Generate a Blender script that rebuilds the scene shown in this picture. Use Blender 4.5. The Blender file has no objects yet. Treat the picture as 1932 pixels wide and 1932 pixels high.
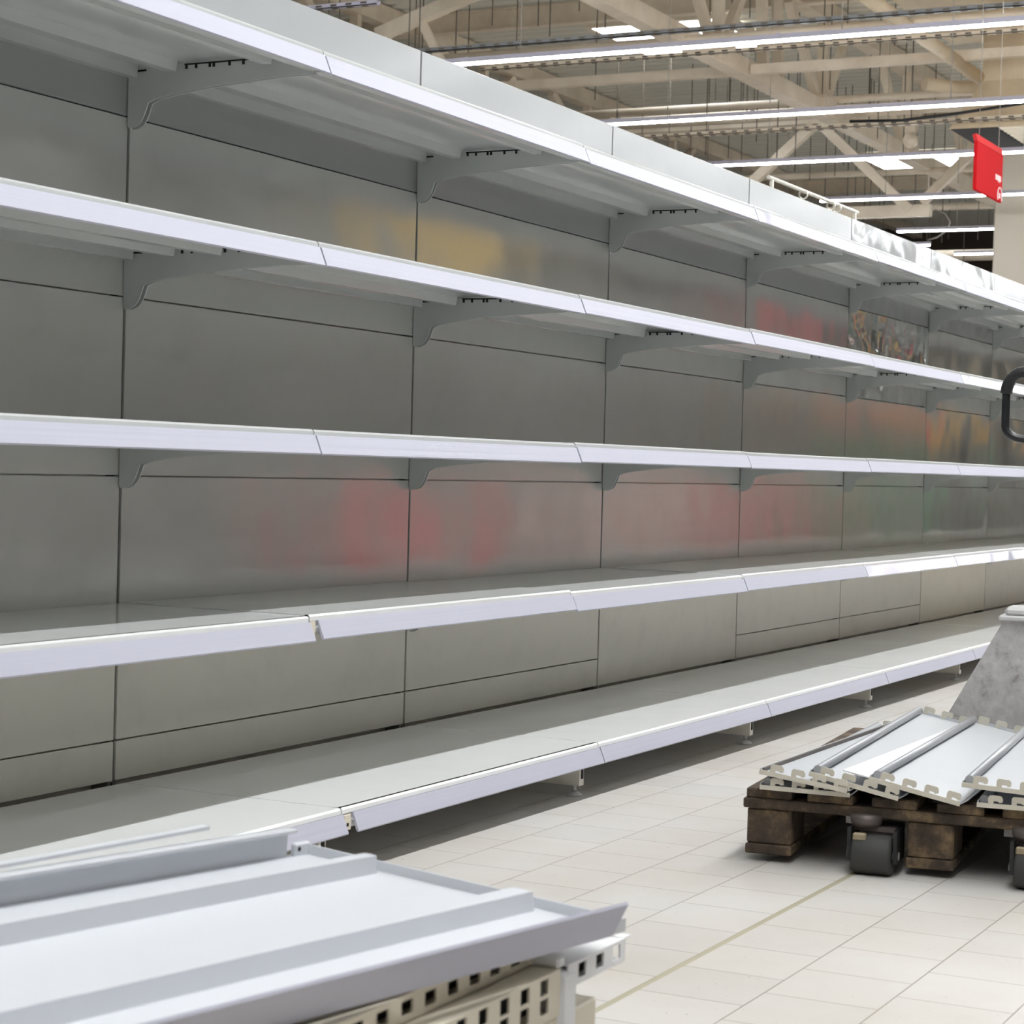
import bpy, math, random
from mathutils import Vector, Matrix
random.seed(7)
S = bpy.context.scene
COL = S.collection
R = math.radians

# ------------------------------------------------------------------ camera
cam_d = bpy.data.cameras.new('camera'); cam = bpy.data.objects.new('camera', cam_d); COL.objects.link(cam)
cam_d.sensor_width = 36; cam_d.lens = 3873.0 / 1932 * 36
cam_d.clip_start = .05; cam_d.clip_end = 200
CP = Vector((-3.5634, -2.7771, .8489))
yaw, pit, rol = 1.0974, -.0220, .0273
fw = Vector((math.cos(pit) * math.sin(yaw), math.cos(pit) * math.cos(yaw), math.sin(pit)))
rt = fw.cross(Vector((0, 0, 1))).normalized(); up = rt.cross(fw)
r2 = math.cos(rol) * rt + math.sin(rol) * up; u2 = -math.sin(rol) * rt + math.cos(rol) * up
m = Matrix((r2, u2, -fw)).transposed().to_4x4(); m.translation = CP
cam.matrix_world = m
cam_d.dof.use_dof = True; cam_d.dof.focus_distance = 5.6; cam_d.dof.aperture_fstop = 13.0
S.camera = cam

# ------------------------------------------------------------------ world, exposure
TUBE = 46.0          # strength of the cross-hall strip-light tubes
TUBE_A = 240.0        # strength of the light over this aisle
TUBE_B = 28.0        # strength of the lights over the other aisles
SKYL = 7.0           # strength of the skylight panes
w = bpy.data.worlds.new('hall'); S.world = w; w.use_nodes = True
w.node_tree.nodes['Background'].inputs[0].default_value = (.75, .74, .72, 1)
w.node_tree.nodes['Background'].inputs[1].default_value = .35
vs = S.view_settings
S.display_settings.display_device = 'sRGB'
vs.view_transform = 'Standard'; vs.look = 'None'; vs.gamma = 1; vs.use_curve_mapping = False
vs.exposure = 0.08
S.cycles.use_denoising = True
S.cycles.max_bounces = 10; S.cycles.diffuse_bounces = 5; S.cycles.glossy_bounces = 4
S.cycles.sample_clamp_indirect = 8

# ------------------------------------------------------------------ helpers
def lin(r, g, b):
    f = lambda c: (c / 255 / 12.92) if c / 255 <= .04045 else ((c / 255 + .055) / 1.055) ** 2.4
    return (f(r), f(g), f(b), 1)

class MB:
    """collects shapes, then links them as ONE mesh object"""
    def __init__(s): s.v = []; s.f = []; s.mi = []; s.smooth = []
    def poly(s, pts, faces, mi=0, smooth=False):
        o = len(s.v); s.v += [tuple(p) for p in pts]
        for f in faces: s.f.append([o + i for i in f]); s.mi.append(mi); s.smooth.append(smooth)
        return s
    def box(s, a, b, mi=0):
        (x0, y0, z0), (x1, y1, z1) = a, b
        p = [(x0,y0,z0),(x1,y0,z0),(x1,y1,z0),(x0,y1,z0),(x0,y0,z1),(x1,y0,z1),(x1,y1,z1),(x0,y1,z1)]
        return s.poly(p, [(0,3,2,1),(4,5,6,7),(0,1,5,4),(1,2,6,5),(2,3,7,6),(3,0,4,7)], mi)
    def cbox(s, a, b, c=.003, mi=0):
        """box with chamfered edges"""
        (x0, y0, z0), (x1, y1, z1) = a, b
        c = min(c, (x1-x0)/3, (y1-y0)/3, (z1-z0)/3)
        import itertools
        idx = {}; pts = []
        X = (x0, x1); Y = (y0, y1); Z = (z0, z1)
        for i, j, k in itertools.product((0,1), repeat=3):
            for ax in range(3):
                q = [X[i], Y[j], Z[k]]; sg = (1, -1)
                for t in range(3):
                    if t != ax: q[t] += c * sg[(i, j, k)[t]]
                idx[(i,j,k,ax)] = len(pts); pts.append(q)
        F = []
        cen = Vector(((x0+x1)/2, (y0+y1)/2, (z0+z1)/2))
        def add(f):
            P = [Vector(pts[i]) for i in f]; n = (P[1]-P[0]).cross(P[2]-P[0])
            mid = sum(P, Vector()) / len(P)
            F.append(f if n.dot(mid - cen) > 0 else f[::-1])
        for ax in range(3):
            o = [t for t in range(3) if t != ax]
            for sd in (0, 1):
                q = []
                for (p, r) in ((0,0),(1,0),(1,1),(0,1)):
                    ijk = [0,0,0]; ijk[ax] = sd; ijk[o[0]] = p; ijk[o[1]] = r
                    q.append(idx[(*ijk, ax)])
                add(q)
            for p in (0,1):
                for r in (0,1):
                    a0 = [0,0,0]; a0[o[0]] = p; a0[o[1]] = r; b0 = list(a0); b0[ax] = 1
                    add([idx[(*a0,o[0])], idx[(*b0,o[0])], idx[(*b0,o[1])], idx[(*a0,o[1])]])
        for ijk in itertools.product((0,1), repeat=3):
            add([idx[(*ijk,t)] for t in range(3)])
        return s.poly(pts, F, mi)
    def prism(s, prof, axis, t0, t1, mi=0, smooth=False):
        """polygon prof [(a,b)] extruded along axis ('x': a=y,b=z ; 'y': a=x,b=z ; 'z': a=x,b=y)"""
        n = len(prof)
        mk = {'x': lambda a,b,t:(t,a,b), 'y': lambda a,b,t:(a,t,b), 'z': lambda a,b,t:(a,b,t)}[axis]
        p = [mk(a,b,t0) for a,b in prof] + [mk(a,b,t1) for a,b in prof]
        area = sum(prof[i][0]*prof[(i+1)%n][1]-prof[(i+1)%n][0]*prof[i][1] for i in range(n))
        flip = (area > 0) ^ (axis == 'y')
        F = [list(range(n))[::-1], list(range(n, 2*n))] if flip else [list(range(n)), list(range(n, 2*n))[::-1]]
        o = len(s.f)
        s.poly(p, F, mi)
        sides = [(i, (i+1)%n, n+(i+1)%n, n+i) for i in range(n)]
        if not flip: sides = [f[::-1] for f in sides]
        k = len(s.v) - 2*n
        for f in sides: s.f.append([k+i for i in f]); s.mi.append(mi); s.smooth.append(smooth)
        return s
    def beam(s, a, b, wd, ht, mi=0, roll=0):
        a = Vector(a); b = Vector(b); d = (b-a).normalized()
        ref = Vector((0,0,1)) if abs(d.z) < .95 else Vector((0,1,0))
        sx = d.cross(ref).normalized(); sy = sx.cross(d)
        if roll: sx, sy = math.cos(roll)*sx+math.sin(roll)*sy, -math.sin(roll)*sx+math.cos(roll)*sy
        p = []
        for c in (a, b):
            for i, j in ((-1,-1),(1,-1),(1,1),(-1,1)): p.append(c + sx*i*wd/2 + sy*j*ht/2)
        return s.poly(p, [(0,1,2,3),(7,6,5,4),(0,4,5,1),(1,5,6,2),(2,6,7,3),(3,7,4,0)], mi)
    def tube(s, pts, r, n=10, mi=0, closed=False):
        pts = [Vector(p) for p in pts]; m_ = len(pts); rings = []
        prev = None; V = []
        for i, p in enumerate(pts):
            if closed: d = pts[(i+1)%m_] - pts[i-1]
            else: d = pts[min(i+1,m_-1)] - pts[max(i-1,0)]
            d.normalize()
            ref = prev if prev is not None else (Vector((0,0,1)) if abs(d.z) < .9 else Vector((1,0,0)))
            sx = d.cross(ref).normalized(); sy = sx.cross(d); prev = sy
            rr = r[i] if isinstance(r, (list,tuple)) else r
            for k in range(n):
                t = 2*math.pi*k/n; V.append(p + (sx*math.cos(t)+sy*math.sin(t))*rr)
        F = []
        for i in range(m_ if closed else m_-1):
            j = (i+1) % m_
            for k in range(n): F.append((i*n+k, i*n+(k+1)%n, j*n+(k+1)%n, j*n+k))
        s.poly(V, F, mi, True)
        if not closed:
            o = len(s.v) - m_*n
            s.f.append([o+k for k in range(n)][::-1]); s.mi.append(mi); s.smooth.append(False)
            s.f.append([o+(m_-1)*n+k for k in range(n)]); s.mi.append(mi); s.smooth.append(False)
        return s
    def cyl(s, a, b, r, n=20, mi=0): return s.tube([a, b], r, n, mi)
    def lathe(s, c, prof, n=20, mi=0, axis='z'):
        V = []
        for r, h in prof:
            for k in range(n):
                t = 2*math.pi*k/n; q = (r*math.cos(t), r*math.sin(t), h)
                if axis == 'x': q = (h, q[0], q[1])
                if axis == 'y': q = (q[0], h, q[1])
                V.append((c[0]+q[0], c[1]+q[1], c[2]+q[2]))
        F = [(i*n+k, i*n+(k+1)%n, (i+1)*n+(k+1)%n, (i+1)*n+k) for i in range(len(prof)-1) for k in range(n)]
        if axis == 'y': F = [f[::-1] for f in F]
        return s.poly(V, F, mi, True)
    def build(s, name, mats, parent=None, loc=None):
        me = bpy.data.meshes.new(name); me.from_pydata(s.v, [], s.f)
        if not isinstance(mats, (list, tuple)): mats = [mats]
        for q in mats: me.materials.append(q)
        me.polygons.foreach_set('material_index', s.mi); me.polygons.foreach_set('use_smooth', s.smooth)
        me.update(); me.validate()
        o = bpy.data.objects.new(name, me); COL.objects.link(o)
        if parent is not None: o.parent = parent
        if loc is not None: o.location = loc
        return o

def tag(o, label=None, cat=None, group=None, kind=None):
    if label: o['label'] = label
    if cat: o['category'] = cat
    if group: o['group'] = group
    if kind: o['kind'] = kind
    return o
def empty(name, loc=(0,0,0), rz=0.0):
    o = bpy.data.objects.new(name, None); COL.objects.link(o); o.location = loc; o.rotation_euler = (0,0,rz)
    o.empty_display_size = .1
    return o
def kids(o): return [c for c in bpy.data.objects if c.parent == o]
def copy_tree(o, parent=None, _k=None):
    c = o.copy(); COL.objects.link(c)
    if parent is not None: c.parent = parent
    for ch in list(o.children): copy_tree(ch, c)
    return c

# ------------------------------------------------------------------ materials
def mat(name, col, rough=.5, metal=0.0, spec=.5, coat=0.0):
    q = bpy.data.materials.new(name); q.use_nodes = True
    b = q.node_tree.nodes['Principled BSDF']
    b.inputs['Base Color'].default_value = col; b.inputs['Roughness'].default_value = rough
    b.inputs['Metallic'].default_value = metal; b.inputs['Specular IOR Level'].default_value = spec
    b.inputs['Coat Weight'].default_value = coat; b.inputs['Coat Roughness'].default_value = .08
    return q
def nd(q, t): return q.node_tree.nodes.new(t)
def lk(q, a, b): q.node_tree.links.new(a, b)
def coords(q, scale=(1,1,1), rnd=True):
    tc = nd(q, 'ShaderNodeTexCoord'); mp = nd(q, 'ShaderNodeMapping'); mp.inputs['Scale'].default_value = scale
    lk(q, tc.outputs['Object'], mp.inputs['Vector'])
    if rnd:
        oi = nd(q, 'ShaderNodeObjectInfo'); mu = nd(q, 'ShaderNodeMath'); mu.operation = 'MULTIPLY'; mu.inputs[1].default_value = 37
        lk(q, oi.outputs['Random'], mu.inputs[0]); cb = nd(q, 'ShaderNodeCombineXYZ')
        for i in range(3): lk(q, mu.outputs[0], cb.inputs[i])
        lk(q, cb.outputs[0], mp.inputs['Location'])
    return mp.outputs['Vector']
def noise(q, vec, scale, detail=3, rough=.5):
    n = nd(q, 'ShaderNodeTexNoise'); n.inputs['Scale'].default_value = scale; n.inputs['Detail'].default_value = detail
    n.inputs['Roughness'].default_value = rough; lk(q, vec, n.inputs['Vector']); return n
def ramp(q, fac, stops):
    r = nd(q, 'ShaderNodeValToRGB'); e = r.color_ramp.elements
    while len(e) > 1: e.remove(e[-1])
    e[0].position, e[0].color = stops[0]
    for p, c in stops[1:]:
        x = e.new(p); x.color = c
    lk(q, fac, r.inputs['Fac']); return r.outputs['Color']
def bump(q, height, dist, strength=1.0):
    b = nd(q, 'ShaderNodeBump'); b.inputs['Distance'].default_value = dist; b.inputs['Strength'].default_value = strength
    lk(q, height, b.inputs['Height']); lk(q, b.outputs['Normal'], q.node_tree.nodes['Principled BSDF'].inputs['Normal'])
    if 'Coat Normal' in q.node_tree.nodes['Principled BSDF'].inputs:
        lk(q, b.outputs['Normal'], q.node_tree.nodes['Principled BSDF'].inputs['Coat Normal'])
    return b
def base(q): return q.node_tree.nodes['Principled BSDF'].inputs['Base Color']

def sheet_metal(name, col, rough, dist, scale, detail=2.0, dirt=.06, spec=.5, coat=0.0, metal=0.0):
    q = mat(name, col, rough, metal, spec=spec, coat=coat)
    v = coords(q); n = noise(q, v, scale, detail, .45); bump(q, n.outputs['Fac'], dist)
    n2 = noise(q, v, 9, 5, .65)
    d = tuple(c*(1-dirt*2) for c in col[:3]) + (1,)
    c = ramp(q, n2.outputs['Fac'], [(.3, d), (.5, col)]); lk(q, c, base(q))
    return q
PAINT = lin(216, 217, 212)
M = {}
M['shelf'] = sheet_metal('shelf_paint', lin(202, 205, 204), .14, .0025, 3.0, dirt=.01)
M['shelf_low_lit'] = sheet_metal('shelf_paint_lit', lin(226, 228, 227), .12, .002, 2.5, dirt=.01)  # same shelf paint, lightened to carry the light on fourth-level tops
M['shelf_base_lit'] = sheet_metal('base_shelf_paint_lit', lin(238, 240, 239), .12, .002, 2.5, dirt=.006)  # lightened further, brightness of the lit bottom shelves put into the colour
M['panel'] = sheet_metal('panel_paint', lin(228, 229, 226), .17, .012, 2.2, dirt=.02, spec=.75, metal=.42)
M['panel_dent'] = sheet_metal('panel_paint_dented', lin(226, 227, 224), .13, .03, 1.8, 2.0, dirt=.03, spec=.85, metal=.42)
M['panel_crumple'] = sheet_metal('panel_paint_crumpled', lin(214, 215, 213), .06, .09, 2.6, 2.5, dirt=.02, spec=.9, metal=.4)
M['panel_matt'] = sheet_metal('panel_paint_worn', lin(230, 227, 217), .42, .004, 2.2, dirt=.03)
M['panel_cream'] = sheet_metal('panel_paint_cream', lin(236, 231, 214), .35, .004, 2.2, dirt=.03)
M['fascia'] = sheet_metal('fascia_paint', lin(170, 172, 172), .16, .006, 1.8, dirt=.01)
M['fascia_dent'] = sheet_metal('fascia_paint_dented', lin(170, 172, 172), .12, .035, 2.6, dirt=.01)
M['bracket'] = mat('bracket_paint', lin(206, 209, 208), .35)
M['post'] = mat('post_paint', lin(120, 120, 116), .5)
M['slot'] = mat('slot_dark', lin(22, 22, 24), .8)
M['rail'] = mat('rail_plastic', lin(183, 184, 198), .5, spec=.35)
v = coords(M['rail'], (.4, 40, 90)); n = noise(M['rail'], v, 1.0, 2); bump(M['rail'], n.outputs['Fac'], .0006)
M['rail_dent'] = mat('rail_plastic_wavy', lin(190, 191, 206), .15, coat=.2)
v = coords(M['rail_dent'], (1, 1, 1)); n = noise(M['rail_dent'], v, 4.0, 1); bump(M['rail_dent'], n.outputs['Fac'], .012)
M['cream'] = mat('cream_paint', lin(222, 214, 196), .4)
M['cream_w'] = mat('white_cream_paint', lin(236, 232, 222), .35)
M['white_top'] = mat('clean_white_paint', lin(236, 236, 238), .35)
M['zinc'] = mat('zinc', lin(170, 170, 170), .35, .7)
M['foot'] = mat('foot_plastic', lin(205, 205, 205), .4)
M['tube'] = bpy.data.materials.new('tube_light'); M['tube'].use_nodes = True
_nt = M['tube'].node_tree; _nt.nodes.clear()
_e = _nt.nodes.new('ShaderNodeEmission'); _o = _nt.nodes.new('ShaderNodeOutputMaterial'); _nt.links.new(_e.outputs[0], _o.inputs[0])
_e.inputs[0].default_value = (.97, .985, 1, 1); _e.inputs[1].default_value = TUBE
M['tube_aisle'] = M['tube'].copy(); M['tube_aisle'].node_tree.nodes['Emission'].inputs[1].default_value = TUBE_A
M['tube_other'] = M['tube'].copy(); M['tube_other'].node_tree.nodes['Emission'].inputs[1].default_value = TUBE_B
M['sky'] = bpy.data.materials.new('skylight_pane'); M['sky'].use_nodes = True
_nt = M['sky'].node_tree; _nt.nodes.clear()
_e = _nt.nodes.new('ShaderNodeEmission'); _o = _nt.nodes.new('ShaderNodeOutputMaterial'); _nt.links.new(_e.outputs[0], _o.inputs[0])
_e.inputs[0].default_value = (.95, .98, 1, 1); _e.inputs[1].default_value = SKYL
M['housing'] = mat('lamp_housing', lin(196, 194, 212), .4)
M['deck'] = mat('roof_deck', lin(224, 222, 212), .55)
M['beam'] = mat('beam_paint', lin(222, 202, 174), .5)
_v = coords(M['beam']); _n = noise(M['beam'], _v, 2.5, 5, .6)
lk(M['beam'], ramp(M['beam'], _n.outputs['Fac'], [(.3, lin(218, 204, 184)), (.6, lin(238, 226, 208))]), base(M['beam']))
M['duct'] = mat('duct_paint', lin(214, 196, 164), .6)
_v = coords(M['duct']); _n = noise(M['duct'], _v, 1.2, 6, .65)
lk(M['duct'], ramp(M['duct'], _n.outputs['Fac'], [(.3, lin(206, 190, 164)), (.6, lin(232, 217, 190))]), base(M['duct']))
M['pillar'] = mat('pillar_paint', lin(200, 193, 180), .7)
M['wall'] = mat('wall_paint', lin(138, 137, 134), .8)
M['wall_far'] = mat('wall_far_cladding', lin(70, 60, 52), .8)
M['rod'] = mat('rod_steel', lin(96, 88, 78), .5, .3)
M['wire'] = mat('wire_steel', lin(180, 176, 168), .4, .3)
M['tray'] = mat('cable_tray_zinc', lin(130, 132, 134), .4, .5)
M['black'] = mat('black_rubber', lin(26, 27, 30), .45)
M['grip'] = mat('handle_black', lin(30, 31, 34), .32)
M['red'] = mat('sign_red', lin(205, 28, 36), .8, spec=.1)
M['red_top'] = mat('sign_red_edge', lin(215, 60, 62), .8, spec=.1)
M['white'] = mat('sign_white', lin(245, 240, 240), .5)
M['steel_dark'] = mat('dark_worn_steel', lin(92, 84, 80), .5, .3)
M['link'] = mat('tan_steel', lin(150, 136, 112), .6)
M['tread'] = mat('roller_rubber', lin(58, 58, 56), .7)
M['wood'] = mat('pallet_wood', lin(120, 92, 68), .8)
_v = coords(M['wood'], (1, 1, 1)); _n = noise(M['wood'], _v, 14, 6, .7)
lk(M['wood'], ramp(M['wood'], _n.outputs['Fac'], [(.3, lin(40, 34, 28)), (.5, lin(76, 63, 50)), (.68, lin(136, 114, 82))]), base(M['wood']))
_n2 = noise(M['wood'], _v, 60, 4); bump(M['wood'], _n2.outputs['Fac'], .002)
M['galv'] = mat('worn_grey_steel', lin(160, 158, 158), .55, .2)
_v = coords(M['galv'], (1, 1, 1)); _n = noise(M['galv'], _v, 22, 7, .7)
lk(M['galv'], ramp(M['galv'], _n.outputs['Fac'], [(.3, lin(148, 142, 138)), (.45, lin(190, 187, 186)), (.65, lin(210, 208, 208))]), base(M['galv']))
M['white_steel'] = sheet_metal('white_board_paint', lin(211, 214, 219), .35, .002, 3, dirt=.0)
M['panel_loose'] = sheet_metal('loose_panel_paint', lin(196, 199, 203), .35, .003, 3, dirt=.01)
M['panel_edge'] = mat('rolled_edge_steel', lin(172, 174, 178), .35, .2)
M['hook'] = mat('hook_cream', lin(205, 200, 186), .45)

# floor : square tiles in running bond, thin grey joints, one wide expansion joint
F = mat('floor_tiles', lin(212, 207, 199), .38, spec=.4)
tc = nd(F, 'ShaderNodeTexCoord'); mp = nd(F, 'ShaderNodeMapping'); mp.inputs['Location'].default_value = (-.09 + .1925*200, 1.4475 + .1925*200, 0)
lk(F, tc.outputs['Object'], mp.inputs['Vector'])
br = nd(F, 'ShaderNodeTexBrick'); br.offset = .5; br.offset_frequency = 2; br.squash = 1
br.inputs['Scale'].default_value = 1; br.inputs['Brick Width'].default_value = .1925; br.inputs['Row Height'].default_value = .1925
br.inputs['Mortar Size'].default_value = .0013; br.inputs['Mortar Smooth'].default_value = .3
br.inputs['Color1'].default_value = lin(211, 208, 204); br.inputs['Color2'].default_value = lin(205, 202, 198); br.inputs['Mortar'].default_value = lin(150, 142, 132)
lk(F, mp.outputs['Vector'], br.inputs['Vector'])
nz = noise(F, tc.outputs['Object'], 90, 4, .6)
sp = ramp(F, nz.outputs['Fac'], [(.27, lin(150, 142, 134)), (.33, (1, 1, 1, 1))])
mx = nd(F, 'ShaderNodeMixRGB'); mx.blend_type = 'MULTIPLY'; mx.inputs[0].default_value = .8
lk(F, br.outputs['Color'], mx.inputs[1]); lk(F, sp, mx.inputs[2])
n3 = noise(F, tc.outputs['Object'], 1.6, 4, .6)
st = ramp(F, n3.outputs['Fac'], [(.3, lin(236, 228, 216)), (.6, (1, 1, 1, 1))])
mx2 = nd(F, 'ShaderNodeMixRGB'); mx2.blend_type = 'MULTIPLY'; mx2.inputs[0].default_value = .6
lk(F, mx.outputs[0], mx2.inputs[1]); lk(F, st, mx2.inputs[2])
sx = nd(F, 'ShaderNodeSeparateXYZ'); lk(F, tc.outputs['Object'], sx.inputs[0])
ad = nd(F, 'ShaderNodeMath'); ad.operation = 'ADD'; ad.inputs[1].default_value = 1.453; lk(F, sx.outputs['Y'], ad.inputs[0])
ab = nd(F, 'ShaderNodeMath'); ab.operation = 'ABSOLUTE'; lk(F, ad.outputs[0], ab.inputs[0])
lt = nd(F, 'ShaderNodeMath'); lt.operation = 'LESS_THAN'; lt.inputs[1].default_value = .0065; lk(F, ab.outputs[0], lt.inputs[0])
mx3 = nd(F, 'ShaderNodeMixRGB'); lk(F, lt.outputs[0], mx3.inputs[0]); lk(F, mx2.outputs[0], mx3.inputs[1]); mx3.inputs[2].default_value = lin(176, 170, 146)
lk(F, mx3.outputs[0], base(F))
bump(F, br.outputs['Fac'], -.0006)
M['floor'] = F

# ------------------------------------------------------------------ the hall
X0, X1, Y0, Y1, HZ = -9.0, 46.0, -16.0, 20.0, 7.0
tag(MB().box((X0, Y0, -.2), (X1, Y1, 0)).build('floor', M['floor']), kind='structure')
dk = MB(); x = X0; prof = []
while x < X1:
    prof += [(x, HZ), (x+.11, HZ), (x+.15, HZ+.08), (x+.24, HZ+.08)]; x += .28
V = [(a, Y0, b) for a, b in prof] + [(a, Y1, b) for a, b in prof]; nP = len(prof)
dk.poly(V, [(i, nP+i, nP+i+1, i+1) for i in range(nP-1)])
dk.box((X0, Y0, HZ+.12), (X1, Y1, HZ+.3))
tag(dk.build('ceiling', M['deck']), kind='structure')
tag(MB().box((X1, Y0, 0), (X1+.2, Y1, HZ+.1)).build('wall_far', M['wall_far']), kind='structure')
tag(MB().box((X0-.2, Y0, 0), (X0, Y1, HZ+.1)).build('wall_near', M['wall']), kind='structure')
tag(MB().box((X0, Y1, 0), (X1, Y1+.2, HZ+.1)).build('wall_left', M['wall']), kind='structure')
tag(MB().box((X0, Y0-.2, 0), (X1, Y0, HZ+.1)).build('wall_right', M['wall']), kind='structure')

# skylights
for i, (a, b, lab) in enumerate([(22.0, 24.0, 'bright white roof skylight above the first strip light, crossed by truss members'),
                                 (34.3, 35.8, 'smaller bright roof skylight far back behind the third strip light'),
                                 (10.4, 12.0, 'bright roof skylight nearest the camera, over the shelf aisle')]):
    t = empty('skylight', (a, 7.5, HZ-.065)); tag(t, lab, 'skylight', 'roof skylights')
    f = MB(); W_, L_ = b-a, 1.8
    f.box((-.08,-.08,-.06), (0,L_+.08,.06)); f.box((W_,-.08,-.06), (W_+.08,L_+.08,.06))
    f.box((0,-.08,-.06), (W_,0,.06)); f.box((0,L_,-.06), (W_,L_+.08,.06)); f.box((0,1.15,-.04), (W_,1.2,.04)); f.box((0,1.5,-.04), (W_,1.53,.04))
    f.build('frame', M['beam'], t)
    MB().box((.0,.0,-.055), (W_,L_,-.03)).build('pane', M['sky'], t)

# purlins under the deck, along y
def ibeam(y0, y1, wd, ht):
    q = MB(); q.box((-wd/2, y0, -.02), (wd/2, y1, 0)); q.box((-wd/2, y0, -ht), (wd/2, y1, -ht+.02)); q.box((-.012, y0, -ht+.02), (.012, y1, -.02)); return q
pm = ibeam(Y0, Y1, .14, .28).build('roof_purlin', M['beam'], None, (12.75, 0, HZ))
names = ['nearest', 'second nearest', 'third nearest', 'farthest']
for i in range(4):
    o = pm if i == 0 else pm.copy()
    if i: COL.objects.link(o); o.location.x = 12.75 + 8.25*i
    tag(o, 'beige roof purlin running under the corrugated deck, %s of the row' % names[i], 'beam', 'roof purlins')
# main truss along x at y = 6, and top chord trusses further left
def truss(y, nodes, lab, zb=5.5, sec=.2, extra=()):
    t = empty('roof_truss', (0, y, zb)); tag(t, lab, 'roof truss', 'roof trusses')
    MB().box((8, -sec/2, 0), (X1, sec/2, sec)).build('bottom_chord', M['beam'], t)
    MB().box((8, -.11, HZ-zb-.26), (X1, .11, HZ-zb-.02)).build('top_chord', M['beam'], t)
    for xn in nodes:
        for dx in (-1.35, 0.0, .95):
            MB().beam((xn+dx*.12, 0, sec), (xn+dx, 0, HZ-zb-.26), .1, .12).build('web_member', M['beam'], t)
        if y == 6.0: MB().box((xn-.25, -.13, .03), (xn+.25, .13, sec+.06)).build('gusset_plate', M['beam'], t)
    for xn in extra: MB().beam((xn, 0, sec), (xn-.15, 0, HZ-zb-.26), .1, .12).build('web_member', M['beam'], t)
    return t
truss(6.0, [11.0, 14.7, 18.4, 22.08, 25.9, 29.6, 33.3, 37.0, 40.7], 'beige box-section roof truss crossing above the strip lights from top centre to the red sign', extra=(19.9, 20.45))
truss(11.6, [12.4, 16.0, 19.6, 23.2, 26.8, 30.4], 'beige roof truss partly hidden behind the white fascia, left of the skylight', zb=5.9)
# tie beams along y
def beam_thing(name, a, b, wd, ht, lab, cat='beam', grp=None, mt='beam'):
    a = Vector(a); b = Vector(b); c = (a+b)/2
    o = MB().beam(a-c, b-c, wd, ht).build(name, M[mt], None, c)
    return tag(o, lab, cat, grp)
beam_thing('tie_beam', (19.2, 6.12, 5.58), (19.2, 12.5, 5.58), .11, .11, 'beige horizontal tie beam left of the main truss, below the large skylight')
beam_thing('tie_beam', (19.2, -6, 5.58), (19.2, 5.88, 5.58), .11, .11, 'beige horizontal tie beam right of the main truss, passing before the big duct')
beam_thing('tie_beam', (27.0, 5.9, 4.9), (27.0, 9.2, 4.9), .14, .18, 'short thick beige beam above the second last strip light, left of the pillar')
A_ = Vector((15.8, 8.86, 5.5)); B_ = Vector((15.8, 7.26, 6.75))
beam_thing('diagonal_brace', (15.8, 8.95, 5.53), (15.8, 6.75, 6.2), .12, .14, 'large beige diagonal brace rising to the right at the top left of the ceiling')
beam_thing('diagonal_brace', (15.8, 8.41, 5.65), (15.8, 8.12, 5.15), .08, .08, 'short beige brace dropping from the large diagonal brace to the fascia')
beam_thing('diagonal_brace', (26.5, 5.9, 4.95), (26.5, 3.82, 6.97), .13, .13, 'beige diagonal brace under the main truss, left of the red sign')
beam_thing('diagonal_brace', (26.0, 7.35, 6.12), (26.0, 5.95, 4.8), .12, .14, 'beige diagonal brace sloping down right behind the third strip light')
beam_thing('diagonal_brace', (26.0, 7.45, 6.1), (26.0, 8.45, 5.25), .13, .14, 'beige diagonal brace just above the fascia, behind the third strip light')
beam_thing('tie_beam', (26.0, 6.1, 6.17), (26.0, 11.4, 6.17), .1, .1, 'thin beige tie beam where two diagonal braces meet above the third strip light')
# pipes along y
for i, (x, z, y0, y1, r, lab) in enumerate([
    (22.5, 5.8, -4, 11, .05, 'beige sprinkler pipe between the first and second strip lights, lower one'),
    (17.2, 5.55, -4, 11, .035, 'thin beige pipe close behind the first strip light'),
    (23.9, 5.9, -4, 12, .09, 'thick beige pipe behind the second strip light'),
    (27.0, 5.5, -4, 12, .05, 'beige pipe behind the third strip light, upper one'),
    (31.5, 5.55, 0, 12, .06, 'beige pipe above the fourth strip light'),
    (36.0, 5.2, 0, 12, .11, 'thick pale pipe just above the farthest strip light')]):
    tag(MB().cyl((0, y0, 0), (0, y1, 0), r, 12).build('ceiling_pipe', M['beam'], None, (x, 0, z)), lab, 'pipe', 'ceiling pipes')
# duct pipe along x with elbow
t = empty('bent_pipe', (14, 3.42, 5.5)); tag(t, 'thick beige pipe running back and bending left at its end beside the big duct', 'pipe')
MB().cyl((0, 0, 0), (6.3, 0, 0), .075, 14).build('straight_run', M['duct'], t)
MB().tube([(6.3,0,0),(6.42,.02,-.02),(6.45,.12,-.04),(6.35,.3,-.05),(6.0,.62,-.05)], .075, 14).build('elbow', M['duct'], t)

# big duct + plenum at top right
t = empty('air_duct', (20.5, 2.9, 0)); tag(t, 'large beige air duct at the top right, flaring to a wide outlet above the pillar', 'air duct')
MB().box((-7, -2.0, 6.25), (1.2, 1.3, 6.92)).build('duct_trunk', M['duct'], t)
def frustum(c0, s0, c1, s1):
    p = []
    for (cx, cy, cz), (sx_, sy_) in ((c0, s0), (c1, s1)):
        p += [(cx-sx_, cy-sy_, cz), (cx+sx_, cy-sy_, cz), (cx+sx_, cy+sy_, cz), (cx-sx_, cy+sy_, cz)]
    return MB().poly(p, [(0,1,5,4),(1,2,6,5),(2,3,7,6),(3,0,4,7),(4,5,6,7)])
MB().box((-.45, -.45, 5.45), (.45, .47, 6.25)).build('drop_duct', M['duct'], t)
frustum((0, 0, 4.86), (.76, .76), (0, .01, 5.45), (.45, .46)).build('flare', M['duct'], t)
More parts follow.
